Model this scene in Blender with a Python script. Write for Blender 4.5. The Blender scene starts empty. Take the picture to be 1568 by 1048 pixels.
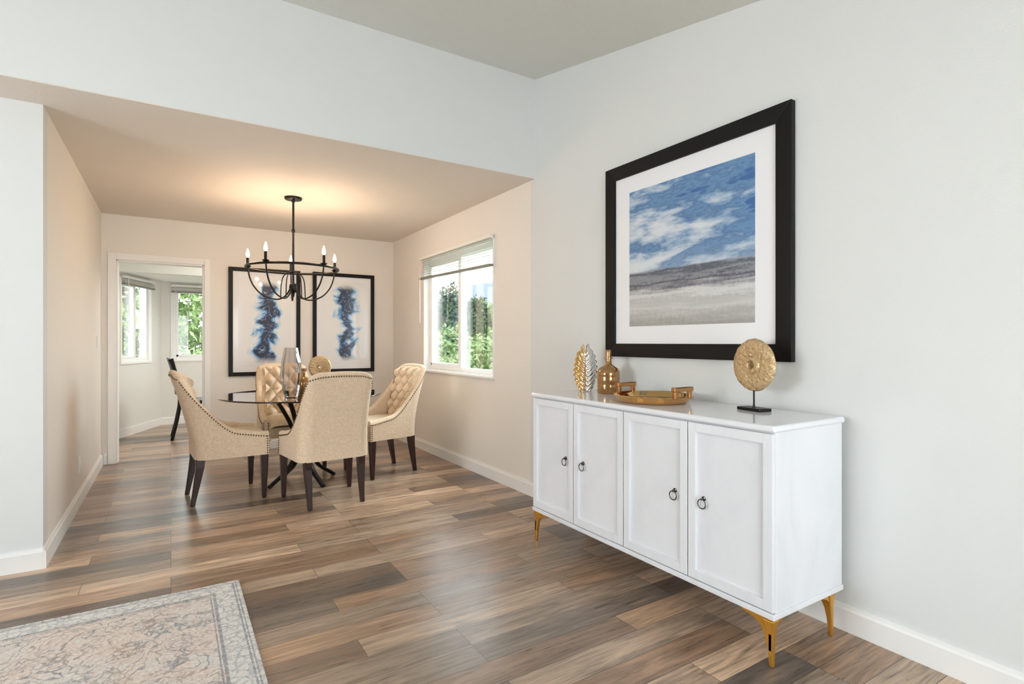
import bpy, bmesh, math, random
from mathutils import Vector, Matrix, noise as mnoise
random.seed(7)
S = bpy.context.scene
COL = S.collection
S.view_settings.view_transform = 'Standard'

# ------------------------------------------------------------ node helpers
def N(nt, typ, ins=None, **props):
    n = nt.nodes.new(typ)
    for k, v in props.items():
        setattr(n, k, v)
    for k, v in (ins or {}).items():
        s = n.inputs[k]
        if isinstance(v, bpy.types.NodeSocket):
            nt.links.new(v, s)
        else:
            if isinstance(v, tuple) and len(v) == 3 and s.type == 'RGBA':
                v = v + (1,)
            s.default_value = v
    return n
def M(nt, op, a, b=0.0, c=0.0, clamp=False):
    n = N(nt, 'ShaderNodeMath', {0: a, 1: b, 2: c}, operation=op, use_clamp=clamp)
    return n.outputs[0]
def RAMP(nt, fac, stops, interp='LINEAR'):
    n = N(nt, 'ShaderNodeValToRGB', {0: fac})
    cr = n.color_ramp
    cr.interpolation = interp
    while len(cr.elements) < len(stops):
        cr.elements.new(0.5)
    for e, (p, c) in zip(cr.elements, stops):
        e.position = p
        e.color = c + (1,) if len(c) == 3 else c
    return n.outputs[0]
def MIX(nt, fac, a, b, blend='MIX'):
    n = N(nt, 'ShaderNodeMix', {0: fac, 6: a, 7: b}, data_type='RGBA', blend_type=blend)
    return n.outputs[2]
def G(v):
    return (v, v, v)
def OBJ(nt):
    return N(nt, 'ShaderNodeTexCoord').outputs['Object']
def SCALE(nt, vec, s):
    return N(nt, 'ShaderNodeMapping', {0: vec, 3: s}).outputs[0]
def NOISE(nt, vec, scale, detail=3, rough=0.5, out=0, dist=0.0):
    return N(nt, 'ShaderNodeTexNoise', {'Vector': vec, 'Scale': scale, 'Detail': detail, 'Roughness': rough, 'Distortion': dist}).outputs[out]
def newmat(name):
    m = bpy.data.materials.new(name)
    m.use_nodes = True
    nt = m.node_tree
    return m, nt, nt.nodes['Principled BSDF']
def L(nt, a, b):
    nt.links.new(a, b)

def mat(name, color, rough=0.5, metal=0.0, bump=0.0, bscale=50, vary=0.0, vscale=5, spec=0.5, coat=0.0, stretch=(1, 1, 1)):
    m, nt, b = newmat(name)
    co = OBJ(nt)
    b.inputs['Roughness'].default_value = rough
    b.inputs['Metallic'].default_value = metal
    b.inputs['Specular IOR Level'].default_value = spec
    b.inputs['Coat Weight'].default_value = coat
    n = NOISE(nt, SCALE(nt, co, stretch), vscale, 3)
    c2 = tuple(max(0, c * (1 - vary)) for c in color)
    L(nt, MIX(nt, n, color + (1,), c2 + (1,)), b.inputs['Base Color'])
    if bump > 0:
        bn = N(nt, 'ShaderNodeBump', {'Height': NOISE(nt, SCALE(nt, co, stretch), bscale, 3), 'Strength': bump, 'Distance': 0.01})
        L(nt, bn.outputs[0], b.inputs['Normal'])
    return m

def glass_mat(name, tint, refl=1.0, rough=0.02):
    m, nt, b = newmat(name)
    nt.nodes.remove(b)
    out = nt.nodes['Material Output']
    tr = N(nt, 'ShaderNodeBsdfTransparent', {0: tint})
    gl = N(nt, 'ShaderNodeBsdfGlossy', {'Color': (1, 1, 1), 'Roughness': rough})
    fr = N(nt, 'ShaderNodeFresnel', {0: 1.5})
    mx = N(nt, 'ShaderNodeMixShader', {0: M(nt, 'MULTIPLY', fr.outputs[0], refl, clamp=True), 1: tr.outputs[0], 2: gl.outputs[0]})
    L(nt, mx.outputs[0], out.inputs[0])
    return m

def emis(name, color, strength):
    m, nt, b = newmat(name)
    b.inputs['Base Color'].default_value = color + (1,)
    b.inputs['Emission Color'].default_value = color + (1,)
    b.inputs['Emission Strength'].default_value = strength
    return m

# ------------------------------------------------------------ materials
WALL = mat('paint_wall', (0.72, 0.73, 0.72), 0.6, bump=0.10, bscale=140, vary=0.02)
WALLD = mat('wall_dining_warm_lit', (0.82, 0.775, 0.72), 0.6, bump=0.10, bscale=140, vary=0.02)  # same paint as living room, chandelier warmth tinted into the colour
CEIL = mat('paint_ceiling', (0.72, 0.72, 0.67), 0.8, bump=0.2, bscale=90, vary=0.03)
CEILD = mat('ceiling_dining_warm_lit', (0.76, 0.69, 0.62), 0.8, bump=0.2, bscale=90, vary=0.03)  # warm glow of the chandelier put into the ceiling colour
NOOKW = mat('paint_nook', (0.76, 0.76, 0.72), 0.7, bump=0.1, bscale=140, vary=0.02)
TRIM = mat('trim_white', (0.86, 0.85, 0.83), 0.4, vary=0.02)
VINYL = mat('vinyl_white', (0.87, 0.88, 0.88), 0.35, vary=0.02)
LACQT = mat('sideboard_top_gloss', (0.80, 0.81, 0.85), 0.10, vary=0.02)
GOLD = mat('gold_leg', (0.80, 0.42, 0.08), 0.28, 0.8, vary=0.1)
BRASS = mat('brass', (0.74, 0.47, 0.20), 0.10, 1.0, bump=0.03, bscale=30, vary=0.1)
HAMMER = mat('hammered_gold', (0.78, 0.56, 0.31), 0.4, 0.6, bump=0.8, bscale=60, vary=0.5, vscale=70)
COPPER = mat('copper_handle', (0.60, 0.32, 0.14), 0.2, 1.0, vary=0.2)
AMBER = mat('amber_glass', (0.50, 0.26, 0.09), 0.12, 0.6, vary=0.5, vscale=14, coat=0.6, stretch=(1, 1, 5))
BLACK = mat('black_metal', (0.014, 0.013, 0.012), 0.4, 0.6, vary=0.2)
BLKF = mat('black_frame', (0.008, 0.0065, 0.0065), 0.42, vary=0.3, vscale=8, bump=0.05, bscale=60, stretch=(1, 1, 0.2), spec=0.2)
ESP = mat('espresso_wood', (0.034, 0.012, 0.009), 0.3, vary=0.4, vscale=20, stretch=(1, 1, 0.1))
NAIL = mat('nailhead_bronze', (0.20, 0.14, 0.09), 0.3, 1.0, vary=0.2)
RINGM = mat('aged_ring', (0.14, 0.13, 0.12), 0.25, 1.0, vary=0.2)
MATB = mat('mat_board', (0.84, 0.84, 0.86), 0.6, vary=0.01, coat=0.4)
PLASTIC = mat('white_plastic', (0.78, 0.77, 0.74), 0.4)
BULB = emis('bulb_glow', (1.0, 0.80, 0.55), 14)
PANE = glass_mat('window_pane', (0.97, 0.99, 0.98), 0.6)
TGLASS = glass_mat('table_glass', (0.88, 0.95, 0.93), 1.5)
SMOKE = glass_mat('smoky_glass', (0.92, 0.89, 0.87), 2.4)
SLAT = mat('blind_slat', (0.82, 0.82, 0.78), 0.5)
RAILM = mat('blind_rail', (0.22, 0.21, 0.18), 0.5)

def lacquer():
    m, nt, b = newmat('sideboard_white')
    co = OBJ(nt)
    n = NOISE(nt, SCALE(nt, co, (1, 1, .45)), 3.2, 6, .6, dist=1.0)
    L(nt, RAMP(nt, n, [(.32, (.715, .728, .765)), (.44, (.755, .766, .802)), (.60, (.785, .795, .83))]), b.inputs['Base Color'])
    b.inputs['Roughness'].default_value = .24
    bn = N(nt, 'ShaderNodeBump', {'Height': NOISE(nt, co, 9, 2), 'Strength': .02, 'Distance': .01})
    L(nt, bn.outputs[0], b.inputs['Normal'])
    return m
LACQ = lacquer()

def merc():
    m, nt, b = newmat('mercury_glass')
    co = OBJ(nt)
    x = N(nt, 'ShaderNodeSeparateXYZ', {0: co}).outputs[0]
    n = NOISE(nt, co, 35, 4, .6)
    f = M(nt, 'ADD', M(nt, 'MULTIPLY', x, 7), n)
    L(nt, RAMP(nt, f, [(.22, (.80, .50, .20)), (.42, (.85, .72, .55)), (.58, (.80, .80, .80))]), b.inputs['Base Color'])
    b.inputs['Metallic'].default_value = .95
    b.inputs['Roughness'].default_value = .13
    bn = N(nt, 'ShaderNodeBump', {'Height': NOISE(nt, co, 40, 2), 'Strength': .3, 'Distance': .01})
    L(nt, bn.outputs[0], b.inputs['Normal'])
    return m
MERC = merc()

def linen():
    m, nt, b = newmat('linen')
    co = OBJ(nt)
    n = NOISE(nt, co, 60, 4)
    h1 = NOISE(nt, SCALE(nt, co, (1, 1, 8)), 90, 2, .6)
    h2 = NOISE(nt, SCALE(nt, co, (6, 6, 1)), 90, 2, .6)
    s = M(nt, 'MULTIPLY', M(nt, 'ADD', h1, h2), 0.5)
    f = M(nt, 'ADD', M(nt, 'MULTIPLY', s, 0.6), M(nt, 'MULTIPLY', n, 0.4))
    L(nt, RAMP(nt, f, [(0.36, (0.62, 0.47, 0.32)), (0.64, (0.82, 0.66, 0.485))]), b.inputs['Base Color'])
    b.inputs['Roughness'].default_value = 0.85
    b.inputs['Sheen Weight'].default_value = 0.2
    bn = N(nt, 'ShaderNodeBump', {'Height': s, 'Strength': 0.2, 'Distance': 0.002})
    L(nt, bn.outputs[0], b.inputs['Normal'])
    return m
LINEN = linen()

def floor_mat():
    m, nt, b = newmat('vinyl_plank')
    co = OBJ(nt)
    br = N(nt, 'ShaderNodeTexBrick', {'Vector': co, 'Color1': (0, 0, 0), 'Color2': (1, 1, 1), 'Mortar': (0.5, 0.5, 0.5),
            'Scale': 1.0, 'Mortar Size': 0.0012, 'Mortar Smooth': 0.1, 'Bias': 0.0, 'Brick Width': 1.0, 'Row Height': 0.135},
           offset=0.37, offset_frequency=3, squash=1.0)
    rnd = N(nt, 'ShaderNodeSeparateColor', {0: br.outputs[0]}).outputs[0]
    off = N(nt, 'ShaderNodeCombineXYZ', {0: M(nt, 'MULTIPLY', rnd, 37.0), 1: M(nt, 'MULTIPLY', rnd, 91.0), 2: 0.0}).outputs[0]
    v = N(nt, 'ShaderNodeVectorMath', {0: co, 1: off}, operation='ADD').outputs[0]
    g1 = NOISE(nt, SCALE(nt, v, (1.3, 13, 1)), 1.5, 7, 0.60, dist=1.8)
    g2 = NOISE(nt, SCALE(nt, v, (3, 60, 1)), 1.6, 6, 0.66, dist=.3)
    g3 = NOISE(nt, SCALE(nt, v, (1.1, 4, 1)), 1.3, 3, 0.5, dist=1.0)
    base = RAMP(nt, rnd, [(0.0, (0.068, 0.056, 0.050)), (0.12, (0.24, 0.142, 0.088)), (0.26, (0.44, 0.295, 0.195)),
                          (0.38, (0.095, 0.083, 0.077)), (0.52, (0.56, 0.395, 0.270)), (0.66, (0.235, 0.150, 0.098)), (0.80, (0.41, 0.305, 0.222)), (1.0, (0.088, 0.075, 0.068))])
    f = M(nt, 'ADD', M(nt, 'MULTIPLY', g1, 0.66), M(nt, 'MULTIPLY', g2, 0.34))
    mult = RAMP(nt, f, [(0.32, (0.36, 0.34, 0.33)), (0.43, (0.77, 0.76, 0.75)), (0.52, (1.10, 1.09, 1.08)), (0.67, (1.72, 1.65, 1.56))])
    c = MIX(nt, 1.0, base, mult, 'MULTIPLY')
    k = RAMP(nt, g3, [(.48, G(0)), (.72, G(.24))])
    c = MIX(nt, k, c, MIX(nt, 1.0, (0.25, 0.20, 0.16, 1), mult, 'MULTIPLY'))
    c = MIX(nt, br.outputs[1], c, (0.03, 0.023, 0.019, 1))
    L(nt, c, b.inputs['Base Color'])
    L(nt, M(nt, 'ADD', 0.20, M(nt, 'MULTIPLY', g2, 0.20)), b.inputs['Roughness'])
    b.inputs['Specular IOR Level'].default_value = .72
    h = M(nt, 'SUBTRACT', M(nt, 'MULTIPLY', g2, 0.5), M(nt, 'MULTIPLY', br.outputs[1], 1.0))
    bn = N(nt, 'ShaderNodeBump', {'Height': h, 'Strength': 0.16, 'Distance': 0.003})
    L(nt, bn.outputs[0], b.inputs['Normal'])
    return m
FLOOR = floor_mat()

# ------------------------------------------------------------ mesh helpers
def link(ob, parent=None):
    COL.objects.link(ob)
    if parent is not None:
        ob.parent = parent
    return ob
def empty(name, loc=(0, 0, 0), rot=0.0):
    e = bpy.data.objects.new(name, None)
    e.location = loc
    e.rotation_euler = (0, 0, rot)
    e.empty_display_size = 0.1
    COL.objects.link(e)
    return e
def mk(name, verts, faces, material, parent=None, smooth=False, loc=(0, 0, 0), rot=(0, 0, 0)):
    me = bpy.data.meshes.new(name)
    me.from_pydata([tuple(v) for v in verts], [], faces)
    me.materials.append(material)
    bm = bmesh.new(); bm.from_mesh(me)
    bmesh.ops.recalc_face_normals(bm, faces=bm.faces)
    bm.to_mesh(me); bm.free()
    if smooth:
        me.polygons.foreach_set('use_smooth', [True] * len(me.polygons))
    me.update()
    ob = bpy.data.objects.new(name, me)
    ob.location = loc
    ob.rotation_euler = rot
    return link(ob, parent)
def bev(ob, w, seg=2):
    md = ob.modifiers.new('bev', 'BEVEL')
    md.width = w; md.segments = seg; md.limit_method = 'ANGLE'; md.angle_limit = math.radians(40)
    return ob
def boxgeo(lo, hi, V, F):
    i = len(V)
    x0, y0, z0 = lo; x1, y1, z1 = hi
    V += [(x0, y0, z0), (x1, y0, z0), (x1, y1, z0), (x0, y1, z0), (x0, y0, z1), (x1, y0, z1), (x1, y1, z1), (x0, y1, z1)]
    F += [tuple(i + k for k in f) for f in [(0, 3, 2, 1), (4, 5, 6, 7), (0, 1, 5, 4), (1, 2, 6, 5), (2, 3, 7, 6), (3, 0, 4, 7)]]
def boxes(name, lst, material, parent=None, bevel=0.0, seg=2):
    V, F = [], []
    for lo, hi in lst:
        boxgeo(lo, hi, V, F)
    ob = mk(name, V, F, material, parent)
    if bevel:
        bev(ob, bevel, seg)
    return ob
def box(name, lo, hi, material, parent=None, bevel=0.0, seg=2):
    c = tuple((a + b) / 2 for a, b in zip(lo, hi))
    V, F = [], []
    boxgeo(tuple(a - b for a, b in zip(lo, c)), tuple(a - b for a, b in zip(hi, c)), V, F)
    ob = mk(name, V, F, material, parent, loc=c)
    if bevel:
        bev(ob, bevel, seg)
    return ob
def lathe(name, prof, material, parent=None, segs=40, loc=(0, 0, 0), rot=(0, 0, 0), smooth=True, sx=1, sy=1):
    V, F = [], []
    n = len(prof)
    for j in range(segs):
        a = 2 * math.pi * j / segs
        for r, z in prof:
            V.append((r * math.cos(a) * sx, r * math.sin(a) * sy, z))
    for j in range(segs):
        k = (j + 1) % segs
        for i in range(n - 1):
            F.append((j * n + i, k * n + i, k * n + i + 1, j * n + i + 1))
    me = mk(name, V, F, material, parent, smooth, loc, rot)
    bm = bmesh.new(); bm.from_mesh(me.data)
    bmesh.ops.remove_doubles(bm, verts=bm.verts, dist=1e-6)
    bmesh.ops.recalc_face_normals(bm, faces=bm.faces)
    bm.to_mesh(me.data); bm.free()
    if smooth:
        es = me.modifiers.new('es', 'EDGE_SPLIT'); es.split_angle = math.radians(45)
    return me
def catmull(pts, sub=8):
    P = [Vector(p) for p in pts]
    P = [P[0] * 2 - P[1]] + P + [P[-1] * 2 - P[-2]]
    out = []
    for i in range(1, len(P) - 2):
        for s in range(sub):
            t = s / sub
            a, b, c, d = P[i - 1], P[i], P[i + 1], P[i + 2]
            out.append(0.5 * ((2 * b) + (c - a) * t + (2 * a - 5 * b + 4 * c - d) * t * t + (3 * b - a - 3 * c + d) * t ** 3))
    out.append(P[-2])
    return out
def tube(name, pts, r, material, parent=None, segs=8, closed=False, sub=8, smoothpath=True, aspect=(1, 1)):
    P = catmull(pts, sub) if (smoothpath and not closed) else [Vector(p) for p in pts]
    n = len(P)
    V, F = [], []
    up = Vector((0.13, 0.07, 1)).normalized()
    for i, p in enumerate(P):
        if closed:
            t = (P[(i + 1) % n] - P[i - 1]).normalized()
        else:
            t = (P[min(i + 1, n - 1)] - P[max(i - 1, 0)]).normalized()
        s = t.cross(up)
        if s.length < 1e-3: s = t.cross(Vector((1, 0, 0)))
        s.normalize()
        u = s.cross(t).normalized()
        rr = r(i / (n - 1)) if callable(r) else r
        for k in range(segs):
            a = 2 * math.pi * k / segs
            V.append(p + s * math.cos(a) * rr * aspect[0] + u * math.sin(a) * rr * aspect[1])
    for i in range(n if closed else n - 1):
        j = (i + 1) % n
        for k in range(segs):
            l = (k + 1) % segs
            F.append((i * segs + k, i * segs + l, j * segs + l, j * segs + k))
    if not closed:
        F.append(tuple(range(segs))); F.append(tuple((n - 1) * segs + k for k in range(segs)))
    return mk(name, V, F, material, parent, True)
def loft(name, secs, material, parent=None, bevel=0.004):
    V, F = [], []
    for cx, cy, cz, hx, hy in secs:
        V += [(cx - hx, cy - hy, cz), (cx + hx, cy - hy, cz), (cx + hx, cy + hy, cz), (cx - hx, cy + hy, cz)]
    for i in range(len(secs) - 1):
        for k in range(4):
            l = (k + 1) % 4
            F.append((i * 4 + k, i * 4 + l, i * 4 + 4 + l, i * 4 + 4 + k))
    F.append((0, 1, 2, 3)); n = 4 * (len(secs) - 1); F.append((n, n + 1, n + 2, n + 3))
    ob = mk(name, V, F, material, parent)
    if bevel: bev(ob, bevel, 2)
    return ob
def prism(name, poly, axis, t0, t1, material, parent=None, bevel=0.0):
    V = []
    for t in (t0, t1):
        for a, b in poly:
            V.append((t, a, b) if axis == 'x' else ((a, t, b) if axis == 'y' else (a, b, t)))
    n = len(poly)
    F = [tuple(range(n)), tuple(range(n, 2 * n))] + [(i, (i + 1) % n, n + (i + 1) % n, n + i) for i in range(n)]
    ob = mk(name, V, F, material, parent)
    if bevel: bev(ob, bevel, 2)
    return ob

# ------------------------------------------------------------ room shell
XR, YB, XL = 2.36, 6.56, -0.57
YS, YST = 3.42, 3.73
H = 2.44
fl = box('floor', (-3.3, -2.0, -0.1), (2.5, 9.5, 0.0), FLOOR)
for v in fl.data.vertices: v.co = v.co + fl.location
fl.location = (0, 0, 0)

WY0, WY1, WZ0, WZ1 = 4.05, 5.55, 0.89, 2.08
YM = 3.48
boxes('wall_right', [((XR, -2.0, 0), (XR + .14, YM, 3.4))], WALL)
boxes('wall_right_dining', [((XR, YM, 0), (XR + .14, WY0, 3.4)), ((XR, WY0, 0), (XR + .14, WY1, WZ0)),
      ((XR, WY0, WZ1), (XR + .14, WY1, 3.4)), ((XR, WY1, 0), (XR + .14, YB + .12, 3.4))], WALLD)
DX0, DX1, DZ = -0.455, 0.297, 2.0
boxes('wall_back', [((XL, YB, 0), (DX0, YB + .12, H)), ((DX0, YB, DZ), (DX1, YB + .12, H)), ((DX1, YB, 0), (XR, YB + .12, H))], WALLD)
boxes('wall_left', [((XL - .12, YST + .12, 0), (XL, YB + .12, H))], WALLD)
boxes('wall_stub', [((-3.2, YST, 0), (XL, YST + .12, H))], WALL)
boxes('wall_header', [((-3.2, YS, H + .006), (XR, YS + .12, 3.4))], WALL)
boxes('ceiling_dining', [((-3.2, YS + .001, H), (XR, YS + .12, H + .006)), ((-3.2, YS + .12, H), (XR, YB + .12, H + .1))], CEILD)
mk('ceiling_living', [(-3.3, YS, 3.2), (XR, YS, 3.2), (XR, -0.2, 2.44), (-3.3, -0.2, 2.44), (XR, -2, 2.44), (-3.3, -2, 2.44),
                      (-3.3, YS, 3.3), (XR, YS, 3.3), (XR, -0.2, 2.54), (-3.3, -0.2, 2.54), (XR, -2, 2.54), (-3.3, -2, 2.54)],
   [(0, 1, 2, 3), (3, 2, 4, 5), (6, 7, 8, 9), (9, 8, 10, 11), (0, 1, 7, 6), (4, 5, 11, 10), (0, 3, 9, 6), (3, 5, 11, 9), (1, 2, 8, 7), (2, 4, 10, 8)], CEIL)
LY0, LY1, LZ0, LZ1 = 0.9, 2.5, 0.9, 2.1
boxes('wall_living_left', [((-3.3, -2, 0), (-3.2, LY0, 3.4)), ((-3.3, LY1, 0), (-3.2, YST + .12, 3.4)),
                           ((-3.3, LY0, 0), (-3.2, LY1, LZ0)), ((-3.3, LY0, LZ1), (-3.2, LY1, 3.4))], WALL)
RX0, RX1 = -0.3, 1.5
boxes('wall_rear', [((-3.3, -2.1, 0), (RX0, -2.0, 2.5)), ((RX1, -2.1, 0), (XR + .14, -2.0, 2.5)), ((RX0, -2.1, 2.1), (RX1, -2.0, 2.5))], WALL)

def baseboard(name, p0, p1, inward):
    p0 = Vector(p0); p1 = Vector(p1); n = Vector(inward)
    V = []
    prof = [(0.0, 0.0), (0.015, 0.0), (0.015, 0.088), (0.010, 0.096), (0.008, 0.108), (0, 0.108)]
    for p in (p0, p1):
        for d, z in prof:
            q = p + n * d
            V.append((q.x, q.y, z))
    k = len(prof)
    F = [tuple(range(k)), tuple(range(k, 2 * k))] + [(i, (i + 1) % k, k + (i + 1) % k, k + i) for i in range(k)]
    return mk(name, V, F, TRIM)
baseboard('baseboard_right', (XR, -1.99), (XR, YB - .002), (-1, 0))
baseboard('baseboard_back', (DX1 + .06, YB), (XR - .016, YB), (0, -1))
baseboard('baseboard_back_corner', (XL + .016, YB), (DX0 - .07, YB), (0, -1))
baseboard('baseboard_left', (XL, YST - .014), (XL, YB - .002), (1, 0))
baseboard('baseboard_stub', (-3.19, YST), (XL + .0, YST), (0, -1))

boxes('trim_2', [((DX0 - .065, YB - .018, 0), (DX0, YB, DZ + .065)), ((DX1, YB - .018, 0), (DX1 + .055, YB, DZ + .065)),
                 ((DX0, YB - .018, DZ), (DX1, YB, DZ + .065)),
                 ((DX0, YB - .001, 0), (DX0 + .015, YB + .13, DZ)), ((DX1 - .015, YB - .001, 0), (DX1, YB + .13, DZ)),
                 ((DX0, YB - .001, DZ - .015), (DX1, YB + .13, DZ))], TRIM, bevel=0.003)

# ------------------------------------------------------------ nook beyond the door
NK0 = (XL, 8.18); NK1 = (-0.12, 9.27)
boxes('wall_nook_left', [((XL - .12, YB + .12, 0), (XL, 8.20, H))], NOOKW)
boxes('wall_nook_right', [((2.36, YB + .12, 0), (2.46, 9.4, H))], NOOKW)
boxes('ceiling_nook', [((XL - .12, YB + .12, H), (2.46, 8.2, H + .1))], CEIL)
boxes('wall_nook_header', [((XL - .12, 8.1, 2.05), (2.46, 8.2, H))], NOOKW)
mk('ceiling_bay', [(XL - .3, 8.2, 2.05), (2.46, 8.2, 2.05), (2.46, 9.45, 2.05), (XL - .3, 9.45, 2.05),
                   (XL - .3, 8.2, 2.15), (2.46, 8.2, 2.15), (2.46, 9.45, 2.15), (XL - .3, 9.45, 2.15)],
   [(0, 1, 2, 3), (4, 5, 6, 7), (0, 1, 5, 4), (1, 2, 6, 5), (2, 3, 7, 6), (3, 0, 4, 7)], TRIM)
d = Vector(NK1) - Vector(NK0); LW = d.length; ang = math.atan2(d.y, d.x)
aw = empty('wall_bay_angled', (NK0[0], NK0[1], 0), ang)
a0, a1 = 0.12, 0.86
boxes('panels', [((-0.05, 0, 0), (a0, .1, 2.05)), ((a1, 0, 0), (LW + .04, .1, 2.05)), ((a0, 0, 0), (a1, .1, .93)), ((a0, 0, 1.98), (a1, .1, 2.05))], NOOKW, aw)
boxes('baseboard', [((0, -.015, 0), (LW, 0, .1))], TRIM, aw)
boxes('wall_bay', [((NK1[0], 9.27, 0), (0.02, 9.37, 2.05)), ((1.1, 9.27, 0), (2.36, 9.37, 2.05)),
                   ((0.02, 9.27, 0), (1.1, 9.37, .93)), ((0.02, 9.27, 1.98), (1.1, 9.37, 2.05))], NOOKW)
baseboard('baseboard_bay', (NK1[0], 9.27), (2.35, 9.27), (0, -1))
baseboard('baseboard_nook_left', (XL, YB + .13), (XL, 8.17), (1, 0))

def window(name, w, z0, z1, loc, rot, depth=0.07, slide=True, casing=0.03, yin=0.05, blind=None):
    e = empty(name, loc, rot)
    f = 0.045
    L_ = [((0, yin, z0), (f, yin + depth, z1)), ((w - f, yin, z0), (w, yin + depth, z1)), ((f, yin, z0), (w - f, yin + depth, z0 + f)), ((f, yin, z1 - f), (w - f, yin + depth, z1))]
    boxes('frame', L_, VINYL, e, 0.003)
    boxes('pane', [((f, yin + .045, z0 + f), (w - f, yin + .049, z1 - f))], PANE, e)
    if slide:
        m = w / 2
        s = 0.04
        boxes('sash', [((m - s * .6, yin - .005, z0 + f), (m + s * .9, yin + .04, z1 - f)),
                       ((f, yin, z0 + f), (f + s * .7, yin + .035, z1 - f)), ((f, yin, z0 + f), (m, yin + .035, z0 + f + s * .8)),
                       ((f, yin, z1 - f - s * .8), (m, yin + .035, z1 - f))], VINYL, e, 0.003)
    c = casing
    boxes('casing', [((-c, -.012, z0 - c), (0, .002, z1 + c)), ((w, -.012, z0 - c), (w + c, .002, z1 + c)), ((0, -.012, z1), (w, .002, z1 + c)), ((0, -.012, z0 - c), (w, .002, z0))], TRIM, e, 0.002)
    boxes('reveal', [((0, -.002, z0 - .002), (w, .12, z0 + .006)), ((0, -.002, z1 - .006), (w, .12, z1 + .001)), ((-.001, 0, z0), (.006, .12, z1)), ((w - .006, 0, z0), (w + .001, .12, z1))], TRIM, e)
    if blind:
        bx0, bw, bz1, drop, nslat, cut = blind
        b = empty('blind'); b.parent = e; b.location = (bx0, 0, 0)
        make_blind(b, bw, bz1, drop, nslat, cut)
    return e
def make_blind(e, w, z1, drop, nslat, tiltcut=0.0):
    box('headrail', (0, -.055, z1 - .03), (w, -.013, z1), SLAT, e, .003)
    V, F = [], []
    for i in range(nslat):
        z = z1 - .045 - (drop - .07) * i / max(1, nslat - 1)
        i0 = len(V)
        dz = .010
        dr = tiltcut * i / nslat
        V += [(0.005, -.060, z - dz), (w - .005, -.060, z - dz - dr), (w - .005, -.014, z + dz - dr), (0.005, -.014, z + dz)]
        V += [(x, y, zz + .0022) for x, y, zz in V[i0:i0 + 4]]
        F += [tuple(i0 + k for k in f) for f in [(0, 3, 2, 1), (4, 5, 6, 7), (0, 1, 5, 4), (1, 2, 6, 5), (2, 3, 7, 6), (3, 0, 4, 7)]]
    mk('slats', V, F, SLAT, e)
    zb = z1 - drop
    mk('bottom_rail', [(0, -.055, zb - .012), (w, -.055, zb - .012 - tiltcut), (w, -.015, zb - .012 - tiltcut), (0, -.015, zb - .012),
                       (0, -.055, zb + .008), (w, -.055, zb + .008 - tiltcut), (w, -.015, zb + .008 - tiltcut), (0, -.015, zb + .008)],
       [(0, 3, 2, 1), (4, 5, 6, 7), (0, 1, 5, 4), (1, 2, 6, 5), (2, 3, 7, 6), (3, 0, 4, 7)], RAILM, e)
    tube('wand', [(0.06, -.066, z1 - .02), (0.062, -.068, z1 - .4), (0.06, -.066, z1 - .72)], .003, SLAT, e, 6)
    tube('lift_cord', [(0.3, -.035, z1 - .02), (0.3, -.035, zb)], .0012, SLAT, e, 5)
    tube('lift_cord_b', [(w - .3, -.035, z1 - .02), (w - .3, -.035, zb - tiltcut)], .0012, SLAT, e, 5)

w1 = window('window_1', WY1 - WY0, WZ0, WZ1, (XR, WY1, 0), math.radians(-90), casing=0.012, blind=(-.04, 1.56, 2.115, .23, 8, .03))
box('trim_1', (XR - .03, WY0 - .015, WZ0 - .022), (XR + .01, WY1 + .015, WZ0), TRIM, bevel=.004)
w2 = window('window_2', a1 - a0, .93, 1.98, (NK0[0] + d.x / LW * a0, NK0[1] + d.y / LW * a0, 0), ang, casing=0.025, yin=0.03, blind=(-.02, a1 - a0 + .04, 2.02, .10, 6, 0))
w3 = window('window_3', 1.08, .93, 1.98, (0.02, 9.27, 0), 0, casing=0.025, yin=0.03, blind=(-.02, 1.12, 2.02, .10, 6, 0))
w4 = window('added_window_rear', RX1 - RX0, 0.0, 2.1, (RX1, -2.0, 0), math.radians(180), casing=0.06, yin=0.03)  # unseen window behind the camera, added to let in light
w5 = window('added_window_left', LY1 - LY0, LZ0, LZ1, (-3.2, LY0, 0), math.radians(90), casing=0.06, yin=0.03)  # unseen window, added and placed to brighten the right wall

def plate(name, y, z, kind):
    e = empty(name, (XL, y, z))
    box('plate', (0, -.036, -.058), (.006, .036, .058), PLASTIC, e, .002)
    if kind == 'o':
        for s in (-.022, .022):
            box('socket', (.005, -.016, s - .014), (.008, .016, s + .014), TRIM, e, .002)
    else:
        box('toggle', (.005, -.012, -.03), (.011, .012, .03), TRIM, e, .002)
plate('wall_outlet', 5.07, .29, 'o')
plate('light_switch', 6.2, 1.19, 's')

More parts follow.
